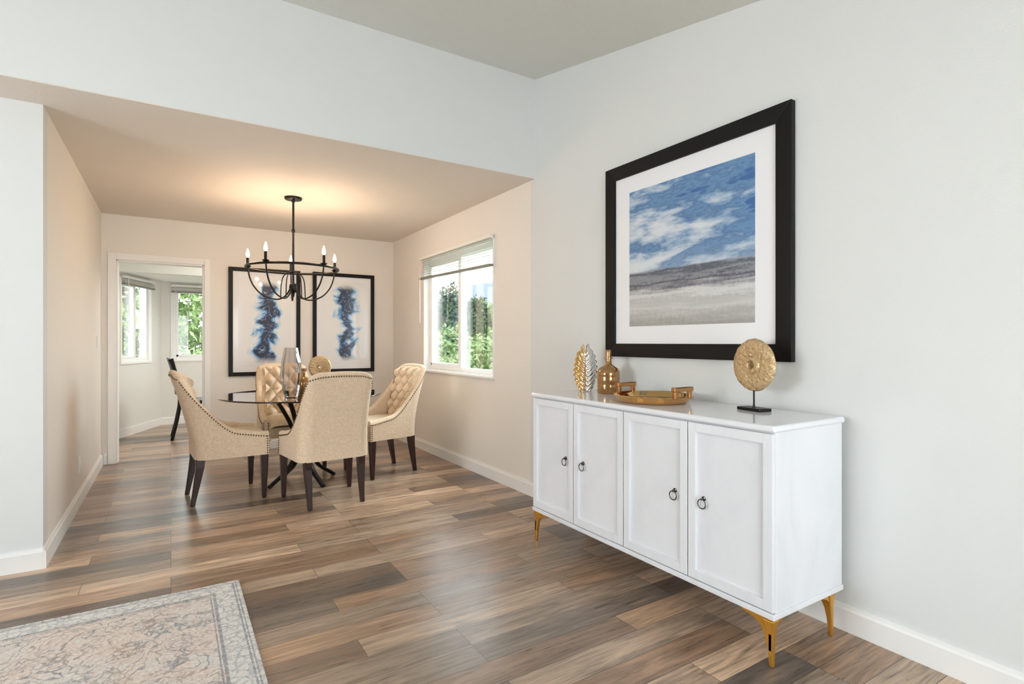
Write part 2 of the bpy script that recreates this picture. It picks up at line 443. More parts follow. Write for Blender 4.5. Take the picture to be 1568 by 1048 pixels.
# ------------------------------------------------------------ sideboard
def sideboard():
    X0, X1, Y0, Y1 = 1.845, 2.325, 1.155, 2.70
    zb, zt = 0.178, 0.886
    e = empty('sideboard', (X0, Y0, 0))
    w = Y1 - Y0; dp = X1 - X0
    box('carcass', (0.018, 0.004, zb + .012), (dp, w - .004, zt - .026), LACQ, e, .003)
    box('top', (-.008, -.008, zt - .026), (dp + .003, w + .008, zt), LACQT, e, .010, 4)
    box('bottom_rail', (-.002, -.002, zb), (dp, w + .002, zb + .022), LACQ, e, .003)
    g = 0.003
    dw = (w - .006) / 4
    for i in range(4):
        y0 = .003 + i * dw + g; y1 = .003 + (i + 1) * dw - g
        z0 = zb + .026; z1 = zt - .032
        fr = .038
        d_ = empty('door_leaf_%d' % (i + 1)); d_.parent = e
        boxes('stiles', [((0, y0, z0), (.018, y0 + fr, z1)), ((0, y1 - fr, z0), (.018, y1, z1)),
                         ((0, y0 + fr, z0), (.018, y1 - fr, z0 + fr)), ((0, y0 + fr, z1 - fr), (.018, y1 - fr, z1))], LACQ, d_, .0015)
        box('panel', (.011, y0 + fr - .002, z0 + fr - .002), (.018, y1 - fr + .002, z1 - fr + .002), LACQ, d_)
        yr = (y1 - .072) if i % 2 == 0 else (y0 + .072)
        zr = .525
        lathe('pull_base', [(0, 0), (.010, 0), (.010, .003), (.005, .005), (.005, .016), (0, .018)], RINGM, d_, 16, (.011, yr, zr + .02), (0, math.radians(-90), 0))
        pts = [(-.004, yr + .019 * math.sin(t), zr + .019 * math.cos(t)) for t in [2 * math.pi * k / 28 for k in range(28)]]
        tube('pull_ring', pts, .0024, RINGM, d_, 8, closed=True)
    for lx, sx in ((.012, 1), (dp - .055, -1)):
        for ly, sy in ((.02, 1), (w - .02, -1)):
            l = empty('leg'); l.parent = e
            ox = lx; oy = ly
            loft('post', [(ox + sx * .004, oy - sy * .002, 0, .008, .008), (ox + sx * .005, oy, .06, .010, .010), (ox + sx * .008, oy + sy * .003, .12, .013, .013), (ox + sx * .012, oy + sy * .008, zb - .006, .022, .022)], GOLD, l, .005)
            poly = [(0, zb), (.125, zb), (.122, zb - .010), (.075, zb - .020), (.045, zb - .036), (.026, zb - .07), (.014, zb - .12), (0, zb - .12)]
            prism('bracket_y', [(oy + sy * (a - .005), b - .002) for a, b in poly], 'x', ox - .004 if sx > 0 else ox - .012, ox + .012 if sx > 0 else ox + .004, GOLD, l, .003)
            prism('bracket_x', [(ox + sx * (a * .7 - .005), b - .002) for a, b in poly], 'y', oy - .008, oy + .008, GOLD, l, .003)
    return e
sideboard()
ZT = 0.886

# ------------------------------------------------------------ objects on the sideboard
def disc_sculpture(name, loc, rotz, R, stem, base=(.065, .035)):
    e = empty(name, loc, rotz)
    box('base', (-base[0], -base[1], 0.0005), (base[0], base[1], .014), BLACK, e, .003)
    lathe('stem', [(0, .012), (.006, .012), (.004, .03), (.004, stem + .02), (0, stem + .02)], BLACK, e, 12)
    prof = [(R * .13, -.004), (R * .13, .014), (R * .18, .022), (R * .30, .022), (R * .36, .012), (R * .5, .013), (R * .65, .013), (R * .8, .013), (R * .95, .009), (R, 0),
            (R * .95, -.009), (R * .8, -.013), (R * .65, -.013), (R * .5, -.013), (R * .36, -.012), (R * .30, -.022), (R * .18, -.022), (R * .13, -.014), (R * .13, -.004)]
    o = lathe('disc', prof, HAMMER, e, 90, (0, 0, stem + R), (math.radians(90), 0, 0))
    for v in o.data.vertices:
        r = math.hypot(v.co.x, v.co.y)
        n_ = mnoise.noise(v.co * 45)
        v.co = v.co * (1 + .02 * n_)
        if r > R * .4:
            v.co.z += (1 if v.co.z > 0 else -1) * .002 * mnoise.noise(Vector((v.co.x, v.co.y, 0)) * 110)
    return e
disc_sculpture('disc_sculpture', (2.19, 1.465, ZT), math.radians(-90 - 10), .117, .085)

lathe('decanter_bottle', [(0, 0), (.060, 0), (.066, .006), (.067, .05), (.0655, .055), (.067, .06), (.067, .095), (.0655, .10), (.067, .105), (.066, .13), (.056, .148), (.034, .162), (.022, .170),
                   (.018, .176), (.0175, .20), (.023, .203), (.023, .212), (.018, .214), (.018, .25), (.016, .258), (0, .259)], AMBER, None, 48, (2.19, 2.41, ZT))

def leaf_vase():
    V, F = [], []
    nz, na = 90, 64
    Ht = .272
    for i in range(nz + 1):
        t = i / nz
        z = t * Ht
        w = .034 + .034 * math.sin(math.pi * min(1, t) ** .9)
        w *= (1 - max(0, t - .80) * 2.4)
        th = .022 + .016 * math.sin(math.pi * t)
        th *= (1 - max(0, t - .85) * 3.5)
        for j in range(na):
            a = 2 * math.pi * j / na
            c, s = math.cos(a), math.sin(a)
            ph = (t * 9 - abs(c) * 1.9 + (.5 if c > 0 else 0))
            rib = abs(math.sin(ph * math.pi)) * 2 - 1
            sc = 1 + .15 * rib * abs(c) ** 1.5
            cleft = 1 - .45 * math.exp(-(c / .12) ** 2)
            V.append((c * w * sc, s * th * (1 + .20 * rib) * cleft, z + (.022 * abs(c) - .03 * math.exp(-(c / .25) ** 2)) * t ** 3))
    for i in range(nz):
        for j in range(na):
            k = (j + 1) % na
            F.append((i * na + j, i * na + k, (i + 1) * na + k, (i + 1) * na + j))
    F.append(tuple(range(na))); F.append(tuple(nz * na + j for j in range(na)))
    return mk('leaf_vase', V, F, MERC, None, True, (2.16, 2.585, ZT), (0, 0, math.radians(-25)))
leaf_vase()

def tray():
    e = empty('serving_tray', (2.075, 1.955, ZT), math.radians(90))
    lathe('plate', [(0, 0), (.150, 0), (.168, .004), (.182, .016), (.188, .030), (.197, .034), (.199, .038), (.195, .040), (.184, .035), (.174, .018), (.160, .010), (.145, .007), (0, .007)], BRASS, e, 72)
    for s in (-1, 1):
        h = empty('handle_%d' % (1 if s < 0 else 2)); h.parent = e
        x = s * .180
        def bx(a, b): return (min(a, b), max(a, b))
        xa, xb = bx(x, x + s * .020)
        xc, xd = bx(x - s * .002, x + s * .024)
        boxes('bracket', [((xa, -.060, .030), (xb, -.040, .074)), ((xa, .040, .030), (xb, .060, .074)),
                          ((xc, -.066, .066), (xd, .066, .088))], COPPER, h, .004)
    return e
tray()

# ------------------------------------------------------------ pictures
def seascape():
    m, nt, b = newmat('seascape_art')
    co = OBJ(nt)
    sep = N(nt, 'ShaderNodeSeparateXYZ', {0: co}).outputs
    y, z = sep[1], sep[2]
    n1 = NOISE(nt, SCALE(nt, co, (1, 1.2, 4.4)), 2.6, 8, 0.56, dist=0.1)
    n2 = NOISE(nt, co, 45, 5, 0.75)
    nb = NOISE(nt, SCALE(nt, co, (1, 1, 2)), 8, 5, 0.6)
    f = M(nt, 'ADD', M(nt, 'MULTIPLY', M(nt, 'ADD', n1, -.5), 2.8), M(nt, 'ADD', M(nt, 'MULTIPLY', z, .45), M(nt, 'MULTIPLY', y, -.40)))
    f = M(nt, 'ADD', M(nt, 'ADD', f, .44), M(nt, 'ADD', M(nt, 'MULTIPLY', M(nt, 'ADD', n2, -.5), .20), M(nt, 'MULTIPLY', M(nt, 'ADD', nb, -.5), .35)))
    sky = RAMP(nt, f, [(.05, (.64, .69, .73)), (.28, (.45, .53, .63)), (.44, (.23, .35, .51)), (.60, (.08, .18, .36)), (.76, (.13, .26, .45)), (.94, (.04, .12, .32))])
    low = M(nt, 'MULTIPLY', M(nt, 'SUBTRACT', .03, z), 6, clamp=True)
    sky = MIX(nt, M(nt, 'MULTIPLY', low, .3), sky, (.58, .63, .68, 1))
    n3 = NOISE(nt, SCALE(nt, co, (1, 1.0, 13)), 2.2, 7, 0.65, dist=.2)
    zz = M(nt, 'ADD', M(nt, 'MULTIPLY', M(nt, 'ADD', z, .40), 3.1), M(nt, 'ADD', M(nt, 'MULTIPLY', M(nt, 'ADD', n3, -.5), .55), M(nt, 'MULTIPLY', M(nt, 'ADD', n2, -.5), .18)))
    sand = RAMP(nt, zz, [(.0, (.33, .32, .30)), (.15, (.44, .43, .41)), (.3, (.58, .57, .55)), (.42, (.46, .46, .45)), (.55, (.64, .64, .63)), (.66, (.26, .26, .28)), (.74, (.07, .07, .10)), (.82, (.25, .26, .29)), (.90, (.07, .08, .11)), (.98, (.27, .30, .35))])
    edge = M(nt, 'ADD', M(nt, 'MULTIPLY', M(nt, 'ADD', NOISE(nt, co, 6, 5, .6), -.5), .03), M(nt, 'ADD', z, .085))
    msk = M(nt, 'MULTIPLY', M(nt, 'ADD', edge, .004), 90, clamp=True)
    c = MIX(nt, msk, sand, sky)
    c = MIX(nt, .22, c, MIX(nt, n2, (.2, .2, .22, 1), (.95, .95, .95, 1)), 'OVERLAY')
    L(nt, c, b.inputs['Base Color'])
    b.inputs['Roughness'].default_value = .5
    b.inputs['Coat Weight'].default_value = .3
    return m
SEA = seascape()

def agate(name, seed):
    m, nt, b = newmat(name)
    co = OBJ(nt)
    cs = N(nt, 'ShaderNodeVectorMath', {0: co, 1: (seed, seed * 2.3, seed * .7)}, operation='ADD').outputs[0]
    sep = N(nt, 'ShaderNodeSeparateXYZ', {0: co}).outputs
    x, z = sep[0], sep[2]
    wv = M(nt, 'ADD', NOISE(nt, SCALE(nt, cs, (0, 0, 1)), 4.0, 2, .5), -.5)
    xx = M(nt, 'ABSOLUTE', M(nt, 'ADD', M(nt, 'ADD', x, -.02), M(nt, 'MULTIPLY', wv, .38)))
    n = NOISE(nt, cs, 5.0, 4, .5, dist=1.3)
    fld = M(nt, 'ADD', xx, M(nt, 'MULTIPLY', M(nt, 'ADD', n, -.5), .34))
    bands = M(nt, 'FRACT', M(nt, 'MULTIPLY', n, 7.0))
    inner = RAMP(nt, bands, [(0, (.002, .006, .028)), (.54, (.003, .014, .06)), (.64, (.015, .08, .28)), (.71, (.46, .58, .74)), (.75, (.002, .007, .035)), (1, (.006, .025, .11))])
    halo = RAMP(nt, M(nt, 'MULTIPLY', fld, 5.6, clamp=True), [(0.0, (.02, .13, .40)), (.40, (.08, .26, .56)), (.48, (.34, .53, .73)), (.60, (.62, .72, .82)), (.74, (.80, .80, .80))])
    k = M(nt, 'MULTIPLY', M(nt, 'SUBTRACT', .062, fld), 160, clamp=True)
    c = MIX(nt, k, halo, inner)
    zf = M(nt, 'MULTIPLY', M(nt, 'SUBTRACT', .495, M(nt, 'ADD', M(nt, 'ABSOLUTE', z), M(nt, 'MULTIPLY', n, .08))), 14, clamp=True)
    c = MIX(nt, zf, (.80, .80, .80, 1), c)
    L(nt, c, b.inputs['Base Color'])
    b.inputs['Roughness'].default_value = .4
    b.inputs['Coat Weight'].default_value = .5
    return m

def frame_x(name, y0, y1, z0, z1, fw, iy0, iy1, iz0, iz1):
    e = empty(name, (XR, (y0 + y1) / 2, (z0 + z1) / 2))
    hw, hh = (y1 - y0) / 2, (z1 - z0) / 2
    cy, cz = (y0 + y1) / 2, (z0 + z1) / 2
    T = -.032
    def trap(nm, pts):
        V = [(0, p[0], p[1]) for p in pts] + [(T if i < 2 else T + .006, p[0], p[1]) for i, p in enumerate(pts)]
        return bev(mk(nm, V, [(0, 1, 2, 3), (4, 5, 6, 7), (0, 1, 5, 4), (1, 2, 6, 5), (2, 3, 7, 6), (3, 0, 4, 7)], BLKF, e), .003)
    trap('frame_top', [(-hw, hh), (hw, hh), (hw - fw, hh - fw), (-hw + fw, hh - fw)])
    trap('frame_bottom', [(-hw, -hh), (hw, -hh), (hw - fw, -hh + fw), (-hw + fw, -hh + fw)])
    trap('frame_left', [(hw, -hh), (hw, hh), (hw - fw, hh - fw), (hw - fw, -hh + fw)])
    trap('frame_right', [(-hw, -hh), (-hw, hh), (-hw + fw, hh - fw), (-hw + fw, -hh + fw)])
    box('mat_board', (-.014, -hw + fw - .003, -hh + fw - .003), (-.002, hw - fw + .003, hh - fw + .003), MATB, e)
    box('art', (-.0155, iy0 - cy, iz0 - cz), (-.0135, iy1 - cy, iz1 - cz), SEA, e)
    return e
frame_x('framed_seascape', 1.375, 2.592, 1.10, 2.27, .08, 1.563, 2.395, 1.283, 2.09)

def frame_y(name, x0, x1, z0, z1, fw, art):
    e = empty(name, ((x0 + x1) / 2, YB, (z0 + z1) / 2))
    hw, hh = (x1 - x0) / 2, (z1 - z0) / 2
    boxes('frame', [((-hw, -.03, -hh), (-hw + fw, 0, hh)), ((hw - fw, -.03, -hh), (hw, 0, hh)), ((-hw + fw, -.03, -hh), (hw - fw, 0, -hh + fw)), ((-hw + fw, -.03, hh - fw), (hw - fw, 0, hh))], BLKF, e, .003)
    box('mat_board', (-hw + fw - .002, -.012, -hh + fw - .002), (hw - fw + .002, -.002, hh - fw + .002), MATB, e)
    box('art', (-hw + fw + .055, -.014, -hh + fw + .055), (hw - fw - .055, -.012, hh - fw - .055), art, e)
    return e
frame_y('framed_agate_print', .522, 1.252, .82, 2.0, .042, agate('agate_a', 1.7))
frame_y('framed_agate_print', 1.39, 2.113, .83, 2.005, .042, agate('agate_b', 5.2))

# ------------------------------------------------------------ dining chairs
def sst(a, b, x):
    t = max(0, min(1, (x - a) / (b - a)))
    return t * t * (3 - 2 * t)
W_, R_, YBK, YFR = .262, .085, -.25, .235
LS = YFR - (YBK + R_); LA = math.pi / 2 * R_; LBk = 2 * (W_ - R_)
TOT = 2 * LS + 2 * LA + LBk
def path(d):
    s = 1 if d >= 0 else -1
    q = abs(d)
    if q <= LBk / 2:
        return s * q, YBK, 0, -1
    q -= LBk / 2
    if q <= LA:
        a = q / R_
        return s * (W_ - R_ + R_ * math.sin(a)), YBK + R_ - R_ * math.cos(a), s * math.sin(a), -math.cos(a)
    q -= LA
    return s * W_, YBK + R_ + q, s, 0
def topz(d):
    q = abs(d)
    t = max(0, min(1, (q - .235) / .27))
    z = .545 + .425 * (1 - t) ** 1.9
    z = z - .018 * sst(.14, .26, q) * (1 - t) ** 4
    z += .012 * math.cos(min(1, q / .22) * math.pi / 2)
    z -= .035 * sst(.44, TOT / 2, q)
    return z
Z0 = .335
def flare(y):
    return 1 + .09 * sst(-.2, .25, y)
def deform(x, y, z):
    w = 1 - sst(-.22, .10, y)
    k = max(0, (z - .42) / .56)
    yy = y - w * .145 * k ** 1.3
    xx = x * (1 + .01 * w * k - .05 * w * math.sin(math.pi * min(1, k))) * flare(y)
    return xx, yy, z
def make_chair():
    e = empty('dining_chair')
    th = .052
    V, F = [], []
    nt_ = 120
    ko = 14
    ring = 0
    for i in range(nt_ + 1):
        d_ = -TOT / 2 + TOT * i / nt_
        x, y, nx, ny = path(d_)
        T = topz(d_)
        sec = []
        for k in range(ko + 1):
            z = Z0 + (T - th / 2 - Z0) * k / ko
            sec.append((0, z))
        for k in range(1, 6):
            a = math.pi * k / 6
            sec.append((th / 2 - th / 2 * math.cos(a), T - th / 2 + th / 2 * math.sin(a)))
        for k in range(ko, -1, -1):
            z = Z0 + (T - th / 2 - Z0) * k / ko
            sec.append((th, z))
        ring = len(sec)
        for o, z in sec:
            V.append(deform(x - nx * o, y - ny * o, z))
    for i in range(nt_):
        for k in range(ring):
            l = (k + 1) % ring
            F.append((i * ring + k, i * ring + l, (i + 1) * ring + l, (i + 1) * ring + k))
    F.append(tuple(range(ring))); F.append(tuple(nt_ * ring + k for k in range(ring)))
    o = mk('back_and_arms', V, F, LINEN, e, True)
    es = o.modifiers.new('es', 'EDGE_SPLIT'); es.split_angle = math.radians(50)
    V, F = [], []
    ns, nz = 110, 110
    SM = .275
    PX, PZ = .125, .15
    for i in range(ns + 1):
        d_ = -SM + 2 * SM * i / ns
        x, y, nx, ny = path(d_)
        zt = topz(d_) - .022
        zb_ = .485
        for j in range(nz + 1):
            z = zb_ + (zt - zb_) * j / nz
            p = d_ / PX + (z - .90) / PZ
            q = d_ / PX - (z - .90) / PZ
            bl = (abs(math.sin(math.pi * p)) * abs(math.sin(math.pi * q))) ** .6
            ef = min(1, (1 - abs(d_) / SM) / .12) * min(1, (1 - j / nz) / .06)
            off = th - .006 + (.008 + .048 * bl) * math.sqrt(max(0, ef))
            V.append(deform(x - nx * off, y - ny * off, z))
    for i in range(ns):
        for j in range(nz):
            a = i * (nz + 1) + j
            F.append((a, a + 1, a + nz + 2, a + nz + 1))
    mk('tufted_pad', V, F, LINEN, e, True)
    BV, BF = [], []
    def addball(c, r, V, F, squash=1.0):
        i0 = len(V)
        rings = [(0, 1), (.7, .7), (1, 0), (.7, -.7), (0, -1)]
        V.append((c[0], c[1], c[2] + r))
        for rr, zz in rings[1:4]:
            for k in range(6):
                a = k * math.pi / 3
                V.append((c[0] + rr * r * math.cos(a), c[1] + rr * r * math.sin(a), c[2] + zz * r))
        V.append((c[0], c[1], c[2] - r))
        for k in range(6):
            l = (k + 1) % 6
            F.append((i0, i0 + 1 + k, i0 + 1 + l))
            for m_ in range(2):
                F.append((i0 + 1 + 6 * m_ + k, i0 + 7 + 6 * m_ + k, i0 + 7 + 6 * m_ + l, i0 + 1 + 6 * m_ + l))
            F.append((i0 + 13 + k, i0 + 19, i0 + 13 + l))
    for a in range(-8, 9):
        for b_ in range(-8, 9):
            s = (a + b_) / 2 * PX; z = .90 + (a - b_) / 2 * PZ
            if abs(s) < SM * .85 and .52 < z < topz(s) - .05:
                x, y, nx, ny = path(s)
                addball(deform(x - nx * (th + .006), y - ny * (th + .006), z), .010, BV, BF)
    mk('buttons', BV, BF, LINEN, e, True)
    prism('seat_frame', [(-.205, -.19), (.205, -.19), (.232, .245), (-.232, .245)], 'z', Z0, .43, LINEN, e, .012)
    V, F = [], []
    n = 28
    for i in range(n + 1):
        for j in range(n + 1):
            u = -1 + 2 * i / n; v = -1 + 2 * j / n
            y = .03 + v * .228
            x = u * .213 * flare(y)
            z = .425 + .082 * ((1 - abs(u) ** 5) * (1 - max(0, v) ** 8 * .9)) ** .5 * (1 - .12 * (u * u + v * v) / 2)
            if v > .97: y += .004
            V.append((x, y, z))
    for i in range(n):
        for j in range(n):
            a = i * (n + 1) + j
            F.append((a, a + 1, a + n + 2, a + n + 1))
    mk('seat_cushion', V, F, LINEN, e, True)
    NV, NF = [], []
    d_ = -TOT / 2 + .008
    while d_ < TOT / 2 - .005:
        x, y, nx, ny = path(d_)
        addball(deform(x + nx * .001, y + ny * .001, topz(d_) - .034), .0062, NV, NF)
        sl = abs(topz(d_ + .004) - topz(d_)) / .004
        d_ += .018 / math.sqrt(1 + sl * sl)
    z = Z0 + .012
    while z < .49:
        fl_ = flare(YFR)
        for s in (-1, 1):
            addball((s * (W_ * fl_ + .001), YFR - .012, z), .006, NV, NF)
            addball((s * (W_ - th + .008) * fl_, YFR + .002, z), .006, NV, NF)
            addball((s * (W_ - .008) * fl_, YFR + .002, z), .006, NV, NF)
        z += .018
    mk('nailheads', NV, NF, NAIL, e, True)
    for s in (-1, 1):
        loft('front_leg', [(s * .255, .205, 0, .014, .014), (s * .255, .205, .03, .016, .016), (s * .255, .205, .30, .025, .025), (s * .255, .205, Z0 + .004, .026, .026)], ESP, e)
        loft('rear_leg', [(s * .190, -.262, 0, .015, .015), (s * .190, -.252, .06, .016, .017), (s * .192, -.233, .17, .021, .022), (s * .195, -.216, .28, .025, .027), (s * .195, -.214, Z0 + .004, .026, .03)], ESP, e)
    return e
chair0 = make_chair()
def inst(src, loc, rot):
    e = empty('dining_chair', loc, rot)
    for c in src.children:
        k = c.copy(); COL.objects.link(k); k.parent = e
    return e
chair0.location = (1.0, 4.265, 0); chair0.rotation_euler = (0, 0, math.radians(4))
inst(chair0, (.38, 4.755, 0), math.radians(-86))
inst(chair0, (1.625, 4.88, 0), math.radians(100))
inst(chair0, (.95, 5.42, 0), math.radians(183))

# ------------------------------------------------------------ table
def table():
    e = empty('glass_dining_table', (.95, 4.85, 0))
    R = .645
    lathe('glass_top', [(0, .738), (R - .004, .738), (R, .742), (R, .746), (R - .004, .750), (0, .750)], TGLASS, e, 96)
    lathe('hub', [(0, .29), (.05, .29), (.06, .31), (.05, .33), (0, .33)], BLACK, e, 24)
    for k in range(4):
        a = math.radians(20 + 90 * k)
        c, s = math.cos(a), math.sin(a)
        prof = [(.25, .733), (.20, .66), (.12, .52), (.06, .36), (.07, .24), (.15, .12), (.26, .04), (.30, .012)]
        tube('leg_%d' % (k + 1), [(c * r, s * r, z) for r, z in prof], .019, BLACK, e, 10, aspect=(1.3, .8))
        lathe('pad_%d' % (k + 1), [(0, .728), (.028, .728), (.028, .738), (0, .738)], BLACK, e, 20, (c * .245, s * .245, 0))
    pts = [(.245 * math.cos(t), .245 * math.sin(t), .722) for t in [2 * math.pi * k / 48 for k in range(48)]]
    tube('support_ring', pts, .009, BLACK, e, 8, closed=True)
    return e
table()
TZ = .750
lathe('glass_vase', [(0, 0), (.048, 0), (.052, .01), (.062, .06), (.078, .15), (.081, .20), (.074, .28), (.058, .35), (.050, .395), (.046, .395), (.054, .348), (.070, .28), (.077, .20), (.074, .15), (.058, .06), (.045, .02), (0, .02)],
      SMOKE, None, 12, (.80, 4.53, TZ), smooth=False)
lathe('amber_bottle', [(0, 0), (.050, 0), (.056, .006), (.056, .11), (.05, .13), (.026, .148), (.016, .16), (.016, .20), (.021, .204), (.021, .222), (0, .224)], AMBER, None, 32, (.93, 4.70, TZ))
disc_sculpture('disc_sculpture', (1.10, 4.90, TZ), math.radians(-32), .10, .12)

# ------------------------------------------------------------ chandelier
def chandelier():
    cx, cy = .896, 4.98
    e = empty('chandelier', (cx, cy, 0))
    lathe('canopy', [(0, H), (.072, H), (.072, H - .012), (.066, H - .02), (.018, H - .026), (.012, H - .04), (0, H - .04)], BLACK, e, 36)
    lathe('rod', [(0, H - .03), (.009, H - .03), (.009, 2.17), (.014, 2.165), (.014, 2.14), (.009, 2.135), (.009, 1.70), (.028, 1.69), (.034, 1.67), (.034, 1.64), (.022, 1.625), (.012, 1.61), (.009, 1.585), (0, 1.575)], BLACK, e, 20)
    R = .375
    ZR = 1.825
    pts = [(R * math.cos(t), R * math.sin(t), ZR) for t in [2 * math.pi * k / 80 for k in range(80)]]
    tube('ring', pts, .008, BLACK, e, 8, closed=True, aspect=(.7, 1.3))
    for k in range(5):
        a = math.radians(187 + 72 * k - 32.17)
        c, s = math.cos(a), math.sin(a)
        prof = [(.02, 1.665), (.055, 1.60), (.11, 1.562), (.18, 1.565), (.26, 1.60), (.325, 1.67), (.36, 1.75), (R, 1.835)]
        tube('arm_%d' % (k + 1), [(c * r, s * r, z) for r, z in prof], .0065, BLACK, e, 8)
        p2 = [(.012, 1.80), (.05, 1.79), (.085, 1.75), (.10, 1.68), (.105, 1.565)]
        tube('brace_%d' % (k + 1), [(c * r, s * r, z) for r, z in p2], .0045, BLACK, e, 6)
        lathe('cup_%d' % (k + 1), [(0, 1.825), (.010, 1.825), (.026, 1.842), (.028, 1.846), (.012, 1.846), (.0115, 1.915), (0, 1.916)], BLACK, e, 18, (c * R, s * R, 0))
        lathe('bulb_%d' % (k + 1), [(0, 1.914), (.008, 1.915), (.0145, 1.93), (.0155, 1.942), (.010, 1.965), (.004, 1.985), (0, 1.992)], BULB, e, 16, (c * R, s * R, 0))
        ld = bpy.data.lights.new('flame_light', 'POINT')
        ld.energy = 4.7; ld.color = (1.0, .72, .50); ld.shadow_soft_size = .02
        lo = bpy.data.objects.new('flame_light_%d' % (k + 1), ld)
        lo.location = (c * R, s * R, 2.01); link(lo, e)
    return e
chandelier()

# ------------------------------------------------------------ rug
def rug():
    x0, x1, y0, y1 = -2.0, .285, .35, 3.0
    m, nt, b = newmat('rug_pattern')
    co = OBJ(nt)
    sep = N(nt, 'ShaderNodeSeparateXYZ', {0: co}).outputs
    hx, hy = (x1 - x0) / 2, (y1 - y0) / 2
    dx = M(nt, 'SUBTRACT', hx, M(nt, 'ABSOLUTE', sep[0]))
    dy = M(nt, 'SUBTRACT', hy, M(nt, 'ABSOLUTE', sep[1]))
    de = M(nt, 'MINIMUM', dx, dy)
    wob = NOISE(nt, co, 7, 3, .6, out=1)
    cv = N(nt, 'ShaderNodeVectorMath', {0: co, 1: N(nt, 'ShaderNodeVectorMath', {0: wob, 'Scale': .12}, operation='SCALE').outputs[0]}, operation='ADD').outputs[0]
    fld = NOISE(nt, cv, 4.0, 1, .4, dist=1.4)
    scroll = M(nt, 'MULTIPLY', M(nt, 'SUBTRACT', .11, M(nt, 'ABSOLUTE', M(nt, 'SUBTRACT', M(nt, 'FRACT', M(nt, 'MULTIPLY', fld, 8.0)), .5))), 18, clamp=True)
    vd = N(nt, 'ShaderNodeTexVoronoi', {'Vector': cv, 'Scale': 5.0}).outputs[0]
    petals = N(nt, 'ShaderNodeTexVoronoi', {'Vector': cv, 'Scale': 34.0}, feature='DISTANCE_TO_EDGE').outputs[0]
    blot = RAMP(nt, NOISE(nt, co, 8, 4, .7), [(.50, G(0)), (.56, G(1))])
    flower = M(nt, 'MULTIPLY', M(nt, 'MULTIPLY', M(nt, 'SUBTRACT', .16, petals), 12, clamp=True), M(nt, 'MAXIMUM', M(nt, 'LESS_THAN', vd, .30), M(nt, 'MULTIPLY', blot, .8)))
    wear = RAMP(nt, NOISE(nt, co, 38, 7, .8), [(.38, G(0)), (.54, G(1))])
    big = NOISE(nt, co, 2.3, 4, .6)
    base = RAMP(nt, big, [(.35, (.62, .58, .53)), (.48, (.64, .56, .50)), (.56, (.65, .54, .47)), (.68, (.62, .59, .55))])
    ink = M(nt, 'MULTIPLY', M(nt, 'MAXIMUM', scroll, flower), M(nt, 'ADD', .12, M(nt, 'MULTIPLY', wear, .85)))
    inkc = RAMP(nt, NOISE(nt, co, 5, 2), [(.4, (.17, .185, .21)), (.55, (.23, .22, .225)), (.70, (.38, .25, .20))])
    field = MIX(nt, M(nt, 'MULTIPLY', ink, .80), base, inkc)
    vb = N(nt, 'ShaderNodeTexVoronoi', {'Vector': co, 'Scale': 26.0}, feature='DISTANCE_TO_EDGE').outputs[0]
    bp = M(nt, 'MULTIPLY', M(nt, 'MULTIPLY', M(nt, 'SUBTRACT', .15, vb), 9, clamp=True), M(nt, 'MULTIPLY', wear, .65))
    border = MIX(nt, bp, (.66, .63, .59, 1), (.30, .31, .33, 1))
    inb = M(nt, 'LESS_THAN', de, .115)
    c = MIX(nt, inb, field, border)
    for a, w in ((.115, .006), (.130, .003), (.030, .004), (.018, .003)):
        ln = M(nt, 'LESS_THAN', M(nt, 'ABSOLUTE', M(nt, 'SUBTRACT', de, a)), w)
        c = MIX(nt, M(nt, 'MULTIPLY', ln, M(nt, 'ADD', .35, M(nt, 'MULTIPLY', wear, .5))), c, (.24, .25, .27, 1))
    spk = NOISE(nt, co, 110, 3, .7)
    c = MIX(nt, .5, c, MIX(nt, RAMP(nt, spk, [(.35, G(0)), (.65, G(1))]), (.27, .27, .27, 1), (.73, .73, .73, 1)), 'OVERLAY')
    L(nt, c, b.inputs['Base Color'])
    b.inputs['Roughness'].default_value = .95
    bn = N(nt, 'ShaderNodeBump', {'Height': spk, 'Strength': .5, 'Distance': .003})
    L(nt, bn.outputs[0], b.inputs['Normal'])
    box('area_rug', (x0, y0, 0.0), (x1, y1, .011), m, None, .003)
rug()

# ------------------------------------------------------------ black chair in the nook
def nook_chair():
    e = empty('black_side_chair', (.28, 7.9, 0), math.radians(-90))
    box('seat', (-.22, -.2, .43), (.22, .23, .475), BLKF, e, .015, 3)
    for s in (-1, 1):
        tube('rear_post', [(s * .19, -.27, 0), (s * .19, -.215, .25), (s * .19, -.19, .45), (s * .19, -.21, .7), (s * .18, -.27, .98)], .018, BLKF, e, 10)
        tube('front_leg', [(s * .19, .20, 0), (s * .19, .195, .44)], .017, BLKF, e, 10)
    V, F = [], []
    n = 16
    for j, (z, y) in enumerate([(.55, -.19), (.62, -.195), (.7, -.21), (.8, -.225), (.9, -.25), (.97, -.27), (1.0, -.285)]):
        for i in range(n + 1):
            u = -1 + 2 * i / n
            V.append((u * (.19 - .02 * max(0, (z - .85)) / .15 * 1), y - .03 * (1 - u * u), z - .02 * u * u * (z > .9)))
    for j in range(6):
        for i in range(n):
            a = j * (n + 1) + i
            F.append((a, a + 1, a + n + 2, a + n + 1))
    o = mk('back', V, F, BLKF, e, True)
    so = o.modifiers.new('s', 'SOLIDIFY'); so.thickness = .02
nook_chair()

